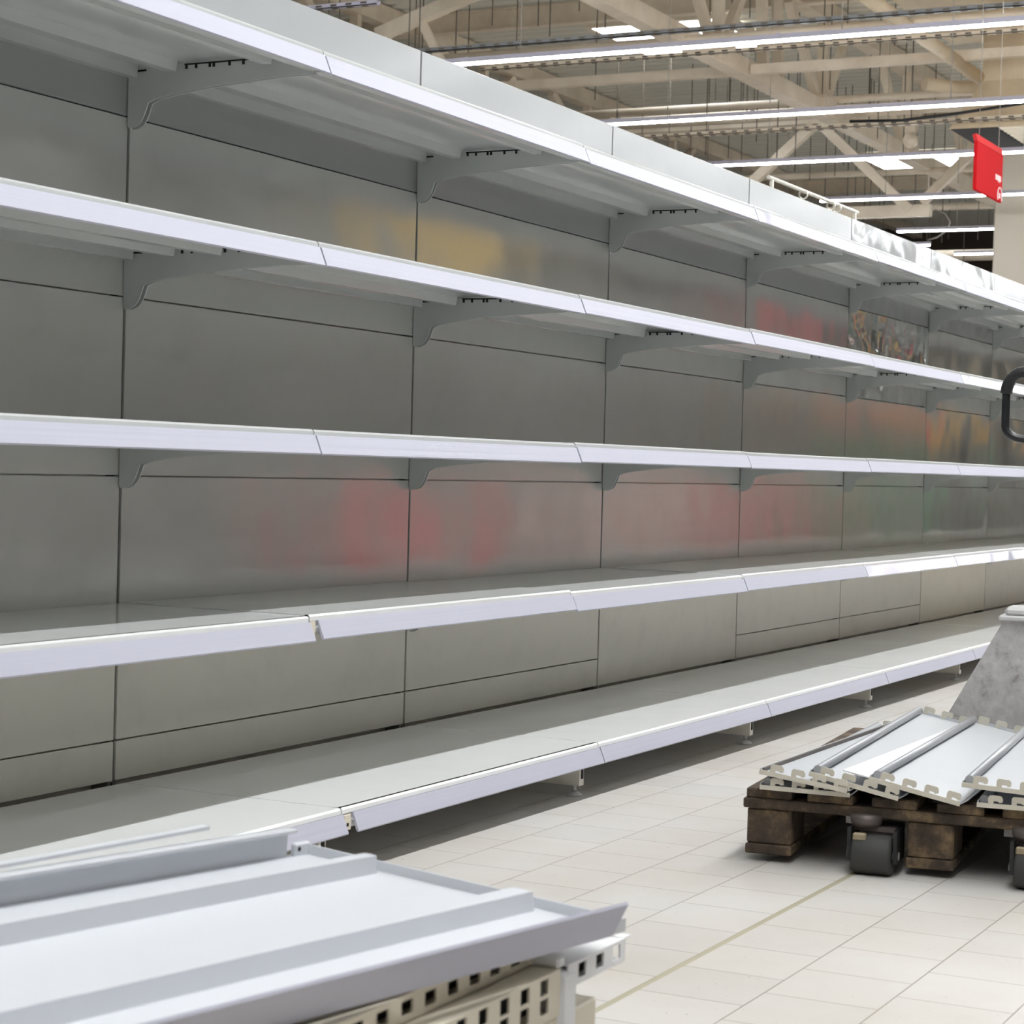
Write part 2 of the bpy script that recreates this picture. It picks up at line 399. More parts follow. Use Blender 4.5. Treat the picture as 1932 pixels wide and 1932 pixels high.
q = MB(); q.box((-.74, -.74, 4.86), (.74, .2, 4.88))
for k in range(9): q.box((-.7+k*.16, -.72, 4.84), (-.66+k*.16, .18, 4.86))
q.build('outlet_grille', M['cream'], t)
MB().box((-.74, .22, 4.855), (.74, .74, 4.875)).build('outlet_opening', M['slot'], t)

# pillar
PX = 24.5
tag(MB().cbox((0, 0, 0), (.7, .95, HZ-.02), .02).build('pillar', M['pillar'], None, (PX, 4.31-.95, 0)), 'plain beige square pillar at the right edge, behind the red sign', 'pillar', kind='thing')

# strip lights along y
def strip_light(x, y0, y1, lab, mt='tube'):
    t = empty('strip_light', (x, 0, 4.5)); tag(t, lab, 'strip light', 'rows of strip lights')
    q = MB().prism([(-.024,.012),(.024,.012),(.024,.056),(-.024,.056)], 'y', y0, y1); k = y0 + .75
    while k < y1: q.box((-.027, k-.02, .0125), (.027, k+.02, .062)); k += 1.5
    q.build('housing', M['housing'], t)
    MB().prism([(-.012,-.01),(.012,-.01),(.02,.0),(.02,.012),(-.02,.012),(-.02,.0)], 'y', y0+.01, y1-.01).build('light_tube', M[mt], t)
    k = y1 - .9
    while k > max(y0, y1 - 9): MB().cyl((0, k, .055), (0, k, HZ-4.5), .005, 6).build('hanger_wire', M['wire'], t); k -= 3.0
    return t
ordn = ['first', 'second', 'third', 'fourth', 'fifth', 'sixth', 'seventh', 'eighth', 'ninth', 'tenth']
xs = [12.9, 16.3, 19.36, 22.72, 26.27, 29.5, 32.8, 36.1]
for i, x in enumerate(xs):
    strip_light(x, -8, 6.2 if i > 2 else 6.6, 'long white strip light under the roof, %s row from the front counted downwards' % ordn[i])
back = [9.6, 6.3]
for i, x in enumerate(back):
    strip_light(x, -5, 6.4, 'white strip light across the shelf aisle, outside the picture, %s row towards the camera' % ordn[i])
def aisle_light(y, x0, x1, lab, mt='tube_other'):
    t = strip_light(0, -x1, -x0, lab, mt); t.rotation_euler = (0, 0, R(90)); t.location = (0, y, 4.62); return t
aisle_light(-2.45, -5.5, 13.0, 'white strip light running along the shelf aisle above the camera, outside the picture', 'tube_aisle')
for i, y in enumerate((-4.9, -9.8)):
    aisle_light(y, -8.5, 5.6, 'white strip light above the sales floor behind the camera, outside the picture, %s row away' % ordn[i])
aisle_light(2.2, -8.5, 5.6, 'white strip light along the aisle behind the shelves, outside the picture')
strip_light(28.1, 6.2, 9.5, 'short end of a white strip light with a looped cable, just above the fascia')
tag(MB().tube([(28.1,6.25,4.58),(28.1,6.1,4.62),(28.1,5.95,4.72),(28.1,5.9,4.85),(28.1,5.98,4.98),(28.1,6.15,5.05)], .012, 8).build('power_cable', M['wire']), 'pale cable looping up from the end of the short strip light', 'cable')

# perforated cable trays along y
def tray(x, z, y0, y1, lab, mt='tray', wd=.06):
    q = MB(); q.box((-wd/2, y0, 0), (wd/2, y1, .008)); q.box((-wd/2, y0, 0), (-wd/2+.006, y1, .04)); q.box((wd/2-.006, y0, 0), (wd/2, y1, .04))
    k = y0 + .1
    while k < y1:
        q.box((-wd/2-.003, k, .014), (-wd/2+.001, k+.06, .03), 1); q.box((-wd/4, k, -.003), (wd/4, k+.06, .001), 1); k += .15
    return tag(q.build('cable_tray', [M[mt], M['rod']], None, (x, 0, z)), lab, 'cable tray', 'perforated cable trays')
tray(13.85, 4.85, -6, 9, 'grey perforated cable tray running just above the first strip light')
tray(11.5, 4.75, 6.35, 9, 'white perforated cable tray at the top left, entering above the fascia', 'housing')
tray(19.53, 4.9, -4, 7.6, 'beige perforated cable tray between the second and third strip lights', 'beam', .12)
tray(16.45, 5.2, -4, 8, 'thin beige perforated cable tray close behind the first strip light', 'beam', .05)
tag(MB().tube([(19.0, 4.6, 4.88), (19.0, 4.0, 4.86), (19.0, 3.4, 4.9), (19.0, 2.6, 4.98), (19.0, 1.6, 5.0)], .018, 8).build('black_cable', M['black']), 'black cable sagging behind the second strip light', 'cable')
# dome on a stem near the sign
t = empty('dome_lamp', (23.6, 5.245, 5.40)); tag(t, 'small round beige dome hanging on a stem above the third strip light', 'lamp')
prof = [(.001, -.11)] + [(.105*math.sin(a), -.105*math.cos(a)) for a in [R(20*i) for i in range(1, 9)]] + [(.03, .12), (.03, .14)]
MB().lathe((0,0,0), prof, 20).build('globe', M['beam'], t)
MB().box((-.04,-.07,.1), (.04,.07,.2)).build('bracket', M['beam'], t)
MB().cyl((0,0,.2),(0,0,1.6),.008,6).build('stem', M['rod'], t)

# hanging rods
rm = MB().cyl((0,0,-1.0),(0,0,0),.007,6).build('hanging_rod', M['rod'], None, (16, 8, HZ))
first = True
for i in range(105):
    x = random.uniform(13.5, 36); yv = random.uniform(4.5, 9.5)
    o = rm if first else rm.copy()
    if not first: COL.objects.link(o)
    first = False
    o.location = (x, yv, HZ+.07); o.scale = (1, 1, random.choice((.9, 1.3, 1.7, 2.2)))
    tag(o, 'thin dark rod hanging straight down from the corrugated roof deck', 'hanging rod', 'hanging rods')

# red aisle sign
t = empty('aisle_sign', (12.745, 1.505, 3.165)); tag(t, 'red hanging aisle sign with small white lettering beside the pillar', 'sign')
SW, SH = .84, .44
MB().cbox((0, -.015, 0), (SW, .015, SH-.05), .004).build('sign_board', M['red'], t)
MB().prism([(-.015, SH-.05), (.015, SH-.05), (.03, SH), (.0, SH+.01)], 'x', 0, SW).build('top_edge', M['red_top'], t)
def text(body, size, loc, parent, name, mt, bold=.0):
    cu = bpy.data.curves.new(name, 'FONT'); cu.body = body; cu.size = size; cu.extrude = .002; cu.offset = bold
    tmp = bpy.data.objects.new('tmp', cu); COL.objects.link(tmp)
    dg = bpy.context.evaluated_depsgraph_get(); me = bpy.data.meshes.new_from_object(tmp.evaluated_get(dg))
    bpy.data.objects.remove(tmp); bpy.data.curves.remove(cu)
    me.materials.clear(); me.materials.append(mt)
    o = bpy.data.objects.new(name, me); COL.objects.link(o); o.parent = parent; o.location = loc; o.rotation_euler = (R(90), 0, 0)
    return o
text('вода', .078, (.60, -.0165, .165), t, 'lettering', M['white'], .002)
text('51', .06, (.727, -.0165, .026), t, 'aisle_number', M['white'], .002)
arc = MB(); c0 = (.757, .045); pts = []
for k in range(25):
    a = R(-32 + 244*k/24); pts.append((c0[0]+.07*math.cos(a), -.016, c0[1]+.07*math.sin(a)))
arc.tube(pts, .006, 6).build('number_ring', M['white'], t)
for x in (.1, .74): MB().cyl((x, 0, SH), (x, 0, HZ-3.165), .003, 6).build('suspension_wire', M['wire'], t)

# white rod with rings above the fascia
t = empty('hanging_rail', (4.13, .066, 2.022)); tag(t, 'thin white rail with small rings lying along the fascia top', 'rail')
MB().cyl((0,0,0), (1.15,0,0), .008, 10).build('rod', M['cream_w'], t)
for x in (.42, .78, .86):
    MB().tube([(x, .018*math.cos(a), -.016+.018*math.sin(a)) for a in [2*math.pi*k/16 for k in range(16)]], .004, 6, closed=True).build('ring', M['cream_w'], t)
for x in (.04, 1.11): MB().box((x-.008, -.006, -.068), (x+.008, .006, .0)).build('stand', M['cream_w'], t)

# ------------------------------------------------------------------ the gondola
W = 1.25
BAYS = list(range(-1, 8))
LV = {1: 1.6753, 2: 1.2889, 3: .9037, 4: .5187}       # rail-top heights
bay_n = {-1: 'leftmost bay', 0: 'second bay from the left', 1: 'third bay from the left', 2: 'fourth bay from the left', 3: 'fifth bay from the left',
         4: 'sixth bay from the left', 5: 'seventh bay from the left', 6: 'eighth bay from the left', 7: 'far right end bay'}
lev_n = {1: 'top', 2: 'second', 3: 'third', 4: 'fourth'}
def tray_mesh(ribs, D=.49):
    """sheet, folded edges and stiffening ribs; z=0 is the rail top"""
    q = MB(); g = .0025
    q.box((g, -D+.004, .008), (W-g, -.012, .0125))
    q.prism([(-D, -.0), (-D+.004, -.003), (-D+.012, .008), (-D+.012, .0125), (-D+.004, .0125), (-D, .0085)], 'x', g, W-g)
    q.box((g, -D+.006, -.03), (W-g, -D+.012, .008))
    q.box((g, -D+.006, -.03), (W-g, -D+.03, -.026))
    q.box((.02, -.035, -.018), (W-.02, -.014, .008))
    for y in ribs:
        q.prism([(y-.02, .008), (y-.015, -.014), (y+.007, -.014), (y+.014, .008)], 'x', .03, W-.03)
    return q
def rail_mesh(x0=.003, x1=W-.003, D=.49):
    q = MB(); y = -D-.002
    q.prism([(y, .0), (y-.003, .001), (y-.0185, -.0365), (y-.0165, -.0395), (y-.012, -.038)], 'x', x0, x1)
    return q
def bracket_mesh(side):
    q = MB()
    out = [(-.002, .006), (-.47, .006), (-.47, -.034), (-.40, -.036), (-.30, -.0405), (-.2, -.047), (-.12, -.056), (-.075, -.064), (-.056, -.071), (-.047, -.095),
           (-.041, -.106), (-.033, -.1155), (-.02, -.1215), (-.006, -.123), (-.002, -.118)]
    x = .006 if side < 0 else W-.009
    q.prism(out, 'x', x, x+.003)
    fx = x-.0012 if side > 0 else x+.003
    for k, yy in enumerate((-.30, -.265, -.225, -.215, -.18, -.155)):
        q.box((fx, yy-.003, -.006), (fx+.0012, yy+.003, .004), 1)
    q.box((fx, -.32, .002), (fx+.0012, -.15, .0055), 1)
    q.box((fx, -.05, -.004), (fx+.0012, -.02, .0), 1)
    return q
T2 = (-.128, -.368); T3 = (-.134, -.255, -.372)
SR = tray_mesh(T2); 
tray_me = {2: tray_mesh(T2), 3: tray_mesh(T3)}
def make_shelf(name, ribs, dent, gap=0.0, paint='shelf'):
    t = empty(name)
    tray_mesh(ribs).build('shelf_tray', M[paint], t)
    rail_mesh(x0=.003+gap).build('price_rail', M['rail_dent'] if dent else M['rail'], t)
    bracket_mesh(1).build('bracket', [M['bracket'], M['slot']], t)
    bracket_mesh(-1).build('bracket', [M['bracket'], M['slot']], t)
    if gap:
        q = MB(); q.box((-.001, -.494, -.036), (.018, -.4925, .0)); q.box((.004, -.4952, -.03), (.010, -.4938, -.024), 1)
        o = q.build('end_plate', [M['cream'], M['slot']], t); o['label'] = 'cream end plate with a hole'
    return t
protos = {}
def feat(l, b):
    if l == 1: return {1: ', rail catching light', 3: ', rail with bright wavy reflections'}.get(b, '')
    return ''
for l in (1, 2, 3, 4):
    for b in BAYS:
        three = (l, b) in ((1, 4), (1, 5), (2, -1), (2, 2), (2, 4))
        dent = (l, b) in ((1, 2), (2, 4), (4, 4), (4, 3))
        gap = .024 if (l, b) == (4, 0) else 0
        paint = 'shelf_low_lit' if l == 4 else 'shelf'; key = (three, dent, gap, paint)
        if key not in protos:
            t = make_shelf('shelf', T3 if three else T2, dent, gap, paint); protos[key] = t
        else: t = copy_tree(protos[key])
        t.location = (b*W, 0, LV[l] + random.uniform(-.0015, .0015))
        t.rotation_euler = (random.uniform(-.003, .003), 0, 0)
        tag(t, 'empty white shelf with price rail, %s level of the %s' % (lev_n[l], bay_n[b]), 'shelf', 'shelves of the %s level' % lev_n[l])
# base shelves
def make_base(gap=0):
    t = empty('base_shelf'); D = .58; g = .0025
    q = MB()
    q.box((g, -D+.004, .008), (W-g, -.03, .0125))
    q.prism([(-D, -.0), (-D+.004, -.003), (-D+.012, .008), (-D+.012, .0125), (-D+.004, .0125), (-D, .0085)], 'x', g, W-g)
    q.box((g, -D+.006, -.032), (W-g, -D+.012, .008)); q.box((.02, -.04, -.02), (W-.02, -.03, .008))
    for y in (-.15, -.4): q.prism([(y-.02, .008), (y-.015, -.014), (y+.007, -.014), (y+.014, .008)], 'x', .03, W-.03)
    for x in (.07, 1.18): q.box((x-.006, -.031, .0085), (x+.006, -.0295, .0125), 1)
    q.build('shelf_tray', [M['shelf_base_lit'], M['slot']], t)
    rail_mesh(x0=.003+gap, D=D).build('price_rail', M['rail'], t)
    if gap:
        q = MB(); q.cbox((.0, -D-.0065, -.034), (.028, -D-.003, -.002), .0012); q.box((.010, -D-.0075, -.026), (.017, -D-.006, -.019), 1)
        o = q.build('end_plate', [M['cream'], M['slot']], t); o['label'] = 'cream end plate with a hole'
    return t
bp = None; bg = None
for b in BAYS:
    if b == 0: t = make_base(.034)
    elif bp is None: t = bp = make_base()
    else: t = copy_tree(bp)
    t.location = (b*W, 0, .1308)
    tag(t, 'wide white bottom shelf near the floor, %s' % bay_n[b], 'shelf', 'bottom shelves')
# uprights with base leg and foot
def make_upright():
    t = empty('upright_post')
    q = MB(); q.box((-.015, .006, .03), (.015, .05, 1.955)); z = .06
    while z < 1.94: q.box((-.0038, .0045, z), (.0005, .0062, z+.03), 1); z += .05
    q.build('post', [M['post'], M['slot']], t)
    q = MB(); q.box((-.014, -.535, .028), (.014, .0, .088)); q.box((-.004, -.5365, .045), (.008, -.5345, .085), 1)
    q.build('base_leg', [M['cream_w'], M['slot']], t)
    q = MB(); q.cyl((0, -.515, .012), (0, -.515, .03), .006, 10); q.lathe((0,-.515,0), [(.0,.0),(.022,.0),(.02,.005),(.009,.012),(.0,.013)], 18)
    q.build('levelling_foot', M['foot'], t)
    q = MB(); q.cyl((0, .03, 0), (0, .03, .03), .012, 10); q.build('rear_foot', M['foot'], t)
    return t
up_n = ['off the left edge', 'between the leftmost and second bays', 'between the second and third bays', 'between the third and fourth bays', 'between the fourth and fifth bays',
        'between the fifth and sixth bays', 'between the sixth and seventh bays', 'between the seventh and eighth bays', 'between the eighth and last bays', 'at the far right end']
up0 = None
for i, k in enumerate(range(-1, 9)):
    t = up0 if up0 and i == 0 else (make_upright() if up0 is None else copy_tree(up0))
    if up0 is None: up0 = t
    t.location = (k*W, 0, 0)
    tag(t, 'slotted upright post with floor foot in the dark gap %s' % up_n[i], 'upright', 'gondola uprights')
# back panels
def panel_mesh(z0, z1, lip=True):
    q = MB(); h = z1-z0; g = .0045
    q.cbox((g, 0, .0015), (W-g, .004, h-.0015), .0012)
    q.box((g, .004, .0015), (W-g, .03, .006))
    if lip: q.box((g+.02, .022, h-.02), (W-g-.02, .03, h+.012))
    q.box((g, .004, .0015), (g+.004, .028, h-.0015)); q.box((W-g-.004, .004, .0015), (W-g, .028, h-.0015))
    return q
ROWS = [('fascia', 1.5789, 1.9625), ('upper', 1.1926, 1.5789), ('middle', .8064, 1.1926), ('lower', .4200, .8064), ('narrow', .2323, .4200), ('bottom', .143, .2323), ('tall', .143, .42)]
row_txt = {'fascia': 'white fascia panel above the top shelf', 'upper': 'grey back panel under the top shelf', 'middle': 'grey back panel under the second shelf',
           'lower': 'grey back panel under the third shelf', 'narrow': 'narrow grey back panel under the fourth shelf', 'bottom': 'low grey back panel above the bottom shelf',
           'tall': 'seamless back panel under the fourth shelf'}
feat_t = {('upper', 0): ', faint pink reflection', ('upper', 1): ', yellow reflection', ('upper', 4): ', crumpled', ('lower', 0): ', red reflection at right',
          ('lower', 1): ', red patch at left', ('lower', 3): ', dark red bands', ('lower', 4): ', green bands', ('middle', 4): ', red reflection', ('middle', 5): ', yellow patch', ('tall', 5): ', cream coloured'}
pm_ = {}
for r, z0, z1 in ROWS:
    for b in BAYS:
        seam = b in (-1, 0, 1, 3, 4)
        if r in ('narrow', 'bottom') and not seam: continue
        if r == 'tall' and seam: continue
        if r == 'fascia': mt = 'fascia_dent' if b in (4, 5) else 'fascia'
        elif r in ('narrow', 'bottom', 'tall'): mt = 'panel_cream' if (r, b) == ('tall', 5) else 'panel_matt'
        else: mt = 'panel_crumple' if (r, b) == ('upper', 4) else 'panel_dent' if (r, b) in (('upper', 3), ('upper', 4), ('upper', 5), ('upper', 6), ('middle', 5), ('middle', 6), ('lower', 5)) else 'panel'
        if (r, mt) not in pm_:
            o = panel_mesh(z0, z1, r != 'fascia').build('back_panel' if r != 'fascia' else 'fascia_panel', M[mt]); pm_[(r, mt)] = o
        else: o = pm_[(r, mt)].copy(); COL.objects.link(o)
        o.location = (b*W, 0, z0)
        tag(o, '%s, %s%s' % (row_txt[r], bay_n[b], feat_t.get((r, b), '')), 'panel', 'back panels' if r != 'fascia' else 'fascia panels')

rp = None
for b in BAYS:
    if rp is None: rp = o = MB().cbox((.004, .055, .02), (W-.004, .075, 1.955), .002).build('rear_panel', M['panel_matt'])
    else: o = rp.copy(); COL.objects.link(o)
    o.location = (b*W, 0, 0); tag(o, 'rear panel facing the next aisle, back of the %s' % bay_n[b], 'panel', 'rear panels')

# ------------------------------------------------------------------ wooden pallet with loose panels
def make_pallet(label, loc, rz, L=1.2):
    t = empty('wooden_pallet', loc, rz); tag(t, label, 'pallet')
    # local x = across (0..0.8), y = depth (0..L)
    for x in (0, .35, .70):
        for y in (0, L/2-.07, L-.145):
            MB().cbox((x+.002, y+.004, .022), (x+.10, y+.143, .1), .004).build('block', M['wood'], t)
        MB().cbox((x, 0, 0), (x+.102, L, .022), .003).build('bottom_board', M['wood'], t)
    for y in (-.004, L/2-.07, L-.14): MB().cbox((-.006, y, .1), (.806, y+.145, .122), .003).build('stringer_board', M['wood'], t)
    for x0, x1 in ((0,.10),(.135,.235),(.275,.372),(.413,.512),(.55,.65),(.70,.80)):
        MB().cbox((x0, 0, .122), (x1, L, .144), .003).build('deck_board', M['wood'], t)
    return t
PA = R(-83.3); PO = Vector((.672, -1.204, .017))
pal = make_pallet('worn brown wooden pallet on the pallet truck, loaded with loose panels', PO, PA)
PU = Vector((math.cos(PA), math.sin(PA), 0)); PD = Vector((-math.sin(PA), math.cos(PA), 0))
def make_loose(L=1.19, wd=.196, thin=False, lip=False):
    """panel lying face down; local x = width, y = length, z up"""
    t = empty('hooked_sheet')
    q = MB(); q.box((0, 0, 0), (wd, L, .003)); q.box((0, 0, .003), (.002, L, .012))
    q.box((0, L-.0025, 0), (wd, L, .01))
    q.prism([(wd-.002, 0), (wd+.001, 0), (wd+.014, .012), (wd+.012, .013)], 'y', .02, L-.02)
    q.build('sheet', M['panel_loose'], t)
    MB().box((-.001, -.0015, -.002), (wd+.001, .0015, .008)).build('end_flange', M['hook'], t)
    if thin: MB().box((.0, .01, .003), (.006, L-.01, .011)).build('folded_edge', M['steel_dark'], t)
    else: MB().tube([(.012, .015, .013), (.012, L-.015, .013)], .0095, 12).build('rolled_edge', M['panel_edge'], t)
    if lip: MB().poly([(-.062, .012, .004), (.004, .002, .006), (.004, 1.08, .006), (-.004, 1.08, .005), (-.062, .012, .0015), (.004, .002, .0035), (.004, 1.08, .0035), (-.004, 1.08, .0025)],
        [(0,1,2,3), (7,6,5,4), (0,4,5,1), (1,5,6,2), (2,6,7,3), (3,7,4,0)]).build('turned_lip', M['white_top'], t)
    for y, s in ((0, 1), (L-.003, 1)):
        for k in range(4):
            x = .022 + k*.048
            h = [(x, .004), (x+.011, .004), (x+.011, .0125), (x+.02, .0125), (x+.024, .0095), (x+.03, .012), (x+.03, .02), (x+.026, .025), (x+.004, .025), (x, .021)]
            MB().prism(h, 'y', y, y+.003).build('hook', M['hook'], t)
    return t
lp = make_loose()
lp_thin = make_loose(thin=True); lp_lip = make_loose(lip=True)
def place(t, u, d, z, drop, yawd, pitch=0.0):
    """near left corner at (u,d,z) in pallet axes; right side drops by 'drop'"""
    ez = Vector((0,0,1)); a = R(yawd)
    ly = (PD*math.cos(a) + PU*math.sin(a) + ez*pitch).normalized()
    lx = (PU*math.cos(a) - PD*math.sin(a)); lx = (lx*math.sqrt(1-(drop/.196)**2) - ez*(drop/.196)); lx = (lx - ly*lx.dot(ly)).normalized()
    lz = lx.cross(ly)
    mm = Matrix((lx, ly, lz)).transposed().to_4x4(); mm.translation = Vector((PO.x, PO.y, 0)) + PU*u + PD*d + ez*z
    t.matrix_world = mm
loose = [  # u, d, z, drop, yaw, label
    (.035, -.02, .164, .001, 1.5, 'loose white panel lying flat on the pallet, lowest at the left corner'),
    (.034, -.025, .198, .024, 4.6, 'loose white panel second from bottom at the left corner, under the fan'),
    (.142, -.02, .202, .038, 1.5, 'loose white panel with grey rolled edge, second leftmost of the fan'),
    (.272, -.022, .201, .037, 2.2, 'loose white panel in the middle of the fan, with bright lip beside its rolled edge'),
    (.50, -.018, .164, .001, -.5, 'loose white panel under the right one, flat on the pallet'),
    (.468, -.022, .204, .010, .5, 'loose white panel topmost at the right edge of the picture')]
for i, (u, d, z, dr, yw, lab) in enumerate(loose):
    t = {0: lp, 1: lp_thin, 3: lp_lip}.get(i) or copy_tree(lp)
    place(t, u, d, z, dr, yw, {1: -.011, 2: .012}.get(i, 0.0)); tag(t, lab, 'panel', 'loose panels on the pallet')

# ------------------------------------------------------------------ pallet truck
t = empty('pallet_truck', (PO.x, PO.y, 0), PA); tag(t, 'grey hand pallet truck under the pallet with black loop handle', 'pallet truck')
TC = .455
for uc in (.285, .625):
    q = MB(); q.prism([(uc-.08,.088),(uc+.08,.088),(uc+.08,.125),(uc+.07,.132),(uc-.07,.132),(uc-.08,.125)], 'y', .08, 1.32)
    f = q.build('fork', M['galv'], t)
    q = MB(); q.lathe((uc-.02, .0, .1), [(0,.0),(.03,.0),(.034,.008),(.034,.024),(0,.027)], 18); q.box((uc-.05, -.01, .09), (uc+.05, .1, .1)); q.build('fork_tip', M['steel_dark'], t)
    for yy in (uc-.052, uc+.046): MB().box((yy, -.045, .03), (yy+.008, .05, .1)).build('yoke_plate', M['black'], t)
    MB().cbox((uc-.04, -.05, .074), (uc-.012, -.034, .09), .003).build('link', M['link'], t)
    q = MB(); q.lathe((uc, -.02, .043), [(.0,-.042),(.038,-.042),(.043,-.036),(.043,.036),(.038,.042),(.0,.042)], 28, 0, 'x')
    q.cyl((uc-.056, -.02, .043), (uc+.056, -.02, .043), .009, 12, 1)
    q.build('load_roller', [M['tread'], M['zinc']], t)
# triangular frame
q = MB()
def trap(b0, b1, z0, z1, d0, d1):
    return [(TC-b0, d0, z0), (TC+b0, d0, z0), (TC+b0, d1, z0), (TC-b0, d1, z0), (TC-b1, d0+.02, z1), (TC+b1, d0+.02, z1), (TC+b1, d1-.02, z1), (TC-b1, d1-.02, z1)]
q.poly(trap(.275, .07, .09, .475, 1.3, 1.42), [(0,3,2,1),(4,5,6,7),(0,1,5,4),(1,2,6,5),(2,3,7,6),(3,0,4,7)])
q.build('frame_tower', M['galv'], t)
q = MB(); q.cbox((TC-.085, 1.29, .468), (TC+.085, 1.44, .482), .004); q.cbox((TC-.07, 1.3, .48), (TC+.07, 1.43, .505), .01); q.build('frame_cap', M['foot'], t)
q = MB()
for sd in (-1, 1):
    q.lathe((TC+sd*.06, 1.5, .09), [(.0,-.028),(.08,-.028),(.09,-.02),(.09,.02),(.08,.028),(.0,.028)], 28, 0, 'x')
q.build('steering_wheel', M['tread'], t)
MB().cyl((TC, 1.5, .1), (TC, 1.5, .4), .05, 20).build('pump_cylinder', M['galv'], t)
MB().tube([(TC, 1.48, .38), (TC, 1.47, .7), (TC, 1.455, .97)], .018, 12).build('tiller', M['grip'], t)
lp_ = []
for a0, cx, cz in ((180, -.058, 1.09), (90, .058, 1.09)):
    for k in range(7):
        a = R(a0 - k*15); lp_.append((TC+cx+.045*math.cos(a), 1.452, cz+.06*math.sin(a)))
lp_ += [(TC+.103, 1.452, 1.03)]
for k in range(6):
    a = R(0 - k*15); lp_.append((TC+.053+.05*math.cos(a), 1.452, 1.0+.035*math.sin(a)))
lp_ += [(TC, 1.454, .955)]
for k in range(6):
    a = R(-105 - k*15); lp_.append((TC-.053+.05*math.cos(a), 1.452, 1.0+.035*math.sin(a)))
lp_ += [(TC-.103, 1.452, 1.03)]
MB().tube(lp_, .0115, 12, closed=True).build('handle_loop', M['grip'], t)
MB().tube([p for p in lp_[:14]], .0165, 12).build('grip_sleeve', M['black'], t)

# ------------------------------------------------------------------ foreground pile
FY = R(98.7992)
fr = Matrix.Identity(4)
e1 = Vector((.988, -.1529, -.02)).normalized(); n0 = Vector((.013, -.0466, .9988)); e2 = n0.cross(e1).normalized() * -1
n0 = e1.cross(e2) * -1
if n0.z < 0: n0 = -n0
# local axes of the upside-down shelf: x = along (towards right), y = -depth, z = up
ly = -e2; lz = e1.cross(ly)
bm_ = Matrix((e1, ly, lz)).transposed().to_4x4(); bm_.translation = Vector((-1.366, -1.3667, .3521))
t = empty('upturned_shelf'); t.matrix_world = bm_
tag(t, 'white shelf lying upside down in the foreground, ribs showing, bottom left', 'shelf')
L = 1.24
q = MB(); q.box((-L, -.488, -.004), (0, 0, 0))
q.box((-L, -.004, 0), (-.036, .0, .036)); q.box((-L, -.02, .032), (-.036, .0, .036))
q.box((-.0035, -.48, 0), (0, -.01, .012)); q.box((-L, -.48, 0), (-L+.0035, -.01, .012))
q.prism([(-.128+.016, 0), (-.128+.012, .022), (-.128-.006, .022), (-.128-.008, 0)], 'x', -L+.02, -.018)
q.prism([(-.368+.030, 0), (-.368+.026, .022), (-.368-.002, .022), (-.368-.006, 0)], 'x', -L+.02, -.018)
q.box((-L, -.488, 0), (0, -.483, .012))
q.build('shelf_tray', M['white_steel'], t)
q = MB(); q.cbox((-.03, -.012, -.002), (.0, -.004, .016), .002); q.lathe((-.022, -.0125, .009), [(0,-.0005),(.003,-.0005),(.003,.0)], 10, 1, 'y'); q.build('end_ear', [M['white_steel'], M['slot']], t)
q = MB(); q.prism([(-.491, -.002), (-.4955, -.002), (-.5135, .037), (-.5115, .040), (-.508, .0385)], 'x', -L, -.038)
q.build('price_rail', M['rail'], t)

t = empty('loose_rail'); t.matrix_world = bm_; tag(t, 'thin white strip lying on the rear lip of the upturned shelf', 'strip')
MB().beam((-.175, .004, .050), (-.75, .004, .036), .012, .004).build('strip_body', M['white_steel'], t)

# perforated channels below it
def perforated(x0, x1, yf, dep, z0, z1, rows, hx0, pitch, hw, hh, blank=0.0):
    """channel with real square holes in its front face (y = yf)"""
    q = MB(); xs_ = [x0]; hx = hx0
    holes = []
    while hx + hw/2 < x1 - blank:
        if hx - hw/2 > x0 + .005: holes.append(hx)
        hx += pitch
    cols = [x0]
    for h in holes: cols += [h-hw/2, h+hw/2]
    cols.append(x1)
    zs = [z0]
    for r_ in sorted(rows): zs += [r_-hh/2, r_+hh/2]
    zs.append(z1)
    th = .0025
    for i in range(len(cols)-1):
        for j in range(len(zs)-1):
            if i % 2 == 1 and j % 2 == 1: continue
            q.box((cols[i], yf, zs[j]), (cols[i+1], yf+th, zs[j+1]))
    q.box((x0, yf+th, z1-th), (x1, yf+dep, z1)); q.box((x0, yf+th, z0), (x1, yf+dep, z0+th)); q.box((x0, yf+dep-th, z0+th), (x1, yf+dep, z1-th), 0)
    q.box((x0, yf+dep*.55, z0+th), (x1-.01, yf+dep*.55+.001, z1-th), 1)  # dark sheet added inside, standing in for the shade behind the holes
    return q
sc = 1.04
def sp_(x, y, z): return (CP.x+(x-CP.x)*sc, CP.y+(y-CP.y)*sc, CP.z+(z-CP.z)*sc)
xe, yf, zt = sp_(-1.62, -1.854, .322); _, _, zb = sp_(0, 0, .272); _, _, h1 = sp_(0, 0, .310); _, _, h2 = sp_(0, 0, .2895); hx0 = sp_(-1.6575, 0, 0)[0]
P_ = .0468
t = empty('perforated_channel'); tag(t, 'cream perforated channel with two rows of square holes, bottom edge of the picture', 'channel', 'perforated channels')
perforated(-2.75, xe, yf, .05, zb, zt, (h1, h2), hx0-P_*22, P_, .0205, .0172).build('perforated_channel_body', [M['cream'], M['slot']], t)
MB().cbox((xe-.002, yf-.004, zb-.05), (xe+.038, yf+.03, zt-.006), .006).build('end_flange', M['white_top'], t)
MB().cbox((xe-.005, yf+.0, zt), (xe+.012, yf+.055, zt+.014), .003).build('end_lip', M['white_top'], t)
x3, _, z3 = sp_(-1.606, -1.854, .322); x3e, _, z3b = sp_(-1.455, -1.854, .297)
t = empty('perforated_channel'); tag(t, 'short bright white perforated channel end sticking out to the right of the pile', 'channel', 'perforated channels')
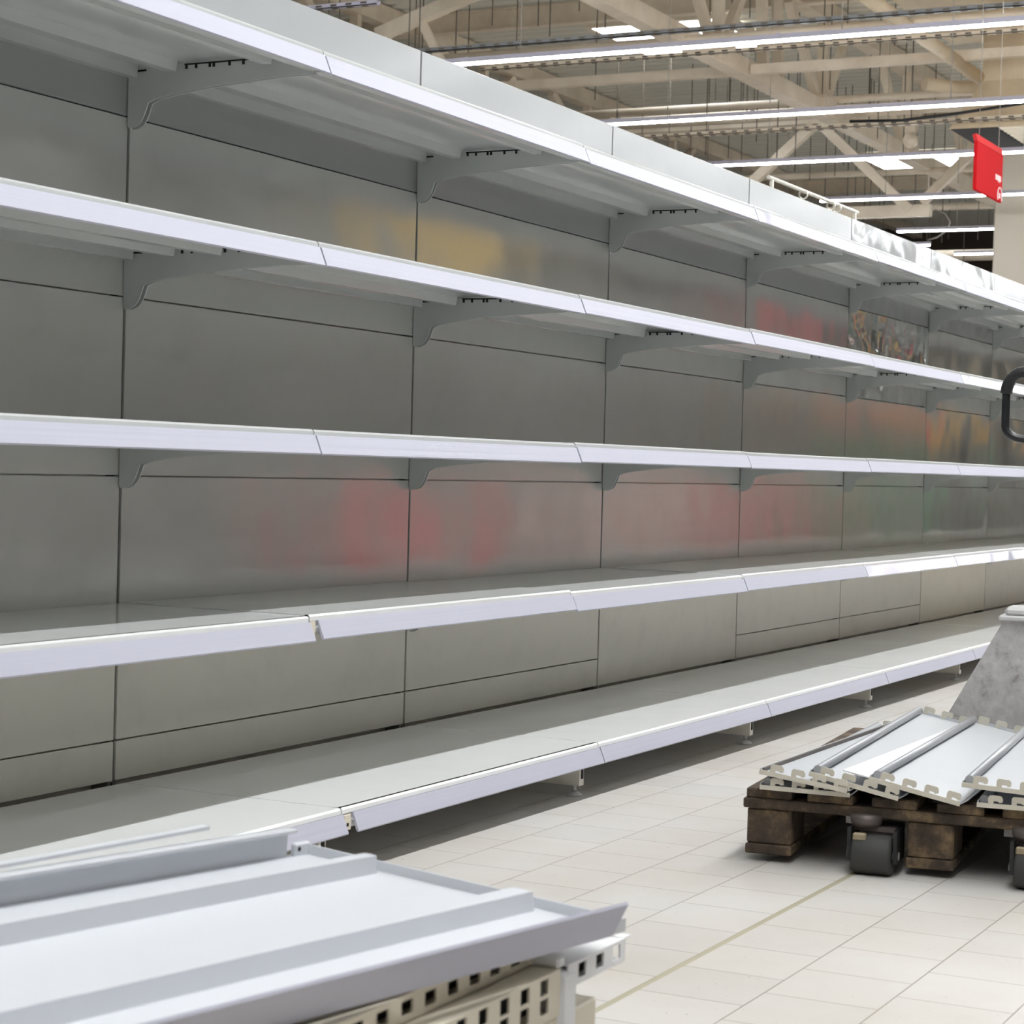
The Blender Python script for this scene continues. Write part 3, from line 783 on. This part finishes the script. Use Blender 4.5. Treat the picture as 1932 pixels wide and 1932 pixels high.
perforated(x3+.004, x3e, yf-.001, .032, z3b, z3+.001, (sp_(0,0,.311)[2],), hx0+P_*2, P_, .0205, .0165, .0).build('perforated_channel_body', [M['white_top'], M['slot']], t)
MB().cbox((x3e-.004, yf+.002, z3-.003), (x3e+.022, yf+.03, z3+.001), .001).build('end_tab', M['white_top'], t)
MB().cbox((x3+.004, yf+.04, z3-.008), (x3e-.05, yf+.055, z3+.006), .002).build('rear_flange', M['white_top'], t)
_, y1, _ = sp_(0, -1.824, 0); z1h = sp_(0, 0, .337)[2]
t = empty('perforated_channel'); tag(t, 'cream perforated channel with one row of holes, in the shade under the shelf rail', 'channel', 'perforated channels')
perforated(-2.75, sp_(-1.60, 0, 0)[0], y1, .035, z1h-.0135, z1h+.0135, (z1h,), sp_(-1.666, 0, 0)[0]-P_*22, P_, .023, .0145).build('perforated_channel_body', [M['cream'], M['slot']], t)
t = empty('support_channel', (0, 0, 0)); tag(t, 'plain cream channel end below the white perforated end, lowest piece in view', 'channel')
MB().cbox((-2.7, yf+.002, zb-.052), (sp_(-1.523, 0, 0)[0], yf+.06, zb-.001), .002).build('channel_body', M['cream'], t)
t2 = empty('support_channel', (0, 0, 0)); tag(t2, 'plain cream channel directly on the foreground pallet', 'channel')
MB().cbox((-2.7, yf+.002, .1445), (-1.6, yf+.06, zb-.0525), .002).build('channel_body', M['cream'], t2)
fp = make_pallet('wooden pallet under the foreground pile of shelves, below the picture edge', (-2.72, -1.87, 0), 0, 1.2)
fp.rotation_euler = (0, 0, R(0)); fp.scale = (1.5, .667, 1)
def flat_board(z, i):
    t = empty('shelf_board', (-2.72, -1.32, z)); tag(t, 'white shelf board in the hidden pile under the upturned shelf, %s from the bottom' % ordn[i], 'shelf', 'boards in the foreground pile')
    q = MB(); q.box((0, -.38, .036), (1.14, 0, .04)); q.box((0, -.38, 0), (1.14, -.374, .036)); q.box((0, -.006, 0), (1.14, 0, .036)); q.box((0, -.374, 0), (.006, -.006, .036)); q.box((1.134, -.374, 0), (1.14, -.006, .036))
    q.build('board_tray', M['white_steel'], t)
for i in range(4): flat_board(.1445 + i*.0405, i)

# ------------------------------------------------------------------ across the aisle (seen only as reflections in the back panels)
def banner(x0, x1, z0, z1, col, name, lab, y=-3.85):
    mt = mat('print_'+name, lin(*col), .5)
    t = empty('hanging_banner', (x0, y, z0)); tag(t, lab, 'banner', 'coloured displays across the aisle')
    MB().cbox((0, -.02, 0), (x1-x0, .02, z1-z0), .004).build('banner_board', mt, t)
    for x in (.1, x1-x0-.1): MB().cyl((x, 0, z1-z0), (x, 0, HZ-z0), .004, 6).build('suspension_wire', M['wire'], t)
def bin_(x0, x1, z1, col, name, lab, y=-4.1, z0=.0):
    mt = mat('bin_'+name, lin(*col), .5)
    t = empty('display_bin', (x0, y, 0)); tag(t, lab, 'display bin', 'coloured displays across the aisle')
    q = MB(); q.cbox((0, -.3, .08), (x1-x0, .3, z1), .02); q.build('bin_body', mt, t)
    MB().box((.05, -.25, 0), (x1-x0-.05, .25, .08)).build('plinth', M['slot'], t)
    MB().cbox((-.02, -.32, z1), (x1-x0+.02, .32, z1+.03), .005).build('rim', M['cream_w'], t)
M['unit'] = mat('dark_shelving', lin(164, 162, 158), .6)
for i in range(6):
    t = empty('shelving_unit', (-8 + i*6.2, -4.5, 0)); tag(t, 'dark shelving unit on the far side of the aisle, outside the picture, %s along' % ordn[i], 'shelving unit', 'shelving units across the aisle')
    MB().box((0, -.62, 0), (6.1, -.58, 2.35)).build('back_wall', M['unit'], t)
    for z in (.1, .6, 1.1, 1.6, 2.1): MB().cbox((0, -.58, z), (6.1, 0, z+.04), .004).build('shelf', M['unit'], t)
    for x in (0, 3.03, 6.06): MB().box((x, -.58, 0), (x+.04, -.02, 2.35)).build('side_panel', M['unit'], t)
banner(7.7, 8.9, 2.15, 2.75, (206, 166, 50), 'yellow', 'yellow hanging banner across the aisle, mirrored in the third upper panel')
banner(14.6, 16.0, 2.1, 2.75, (220, 40, 50), 'red', 'red hanging banner across the aisle, mirrored in the fifth upper panel')
banner(16.1, 17.0, 1.55, 2.1, (245, 195, 30), 'amber', 'amber hanging banner across the aisle, mirrored in the fifth middle panel')
banner(17.5, 19.6, 1.35, 1.75, (225, 60, 55), 'coral', 'coral red hanging banner across the aisle, mirrored in the sixth middle panel')
banner(19.9, 21.6, 1.3, 2.0, (245, 200, 40), 'gold', 'golden hanging banner across the aisle, mirrored in the seventh middle panel')
bin_(7.6, 8.7, .72, (190, 48, 56), 'red', 'red display bin across the aisle, mirrored in the second and third lower panels')
bin_(13.2, 15.6, .85, (190, 40, 48), 'darkred', 'dark red display bin across the aisle, mirrored in the fifth lower panel')
bin_(17.4, 19.4, 1.2, (30, 130, 80), 'green', 'green display bin across the aisle, mirrored in the sixth lower panel')
bin_(10.8, 12.6, .8, (186, 156, 150), 'pink', 'pale pink display bin across the aisle, mirrored in the fourth lower panel')
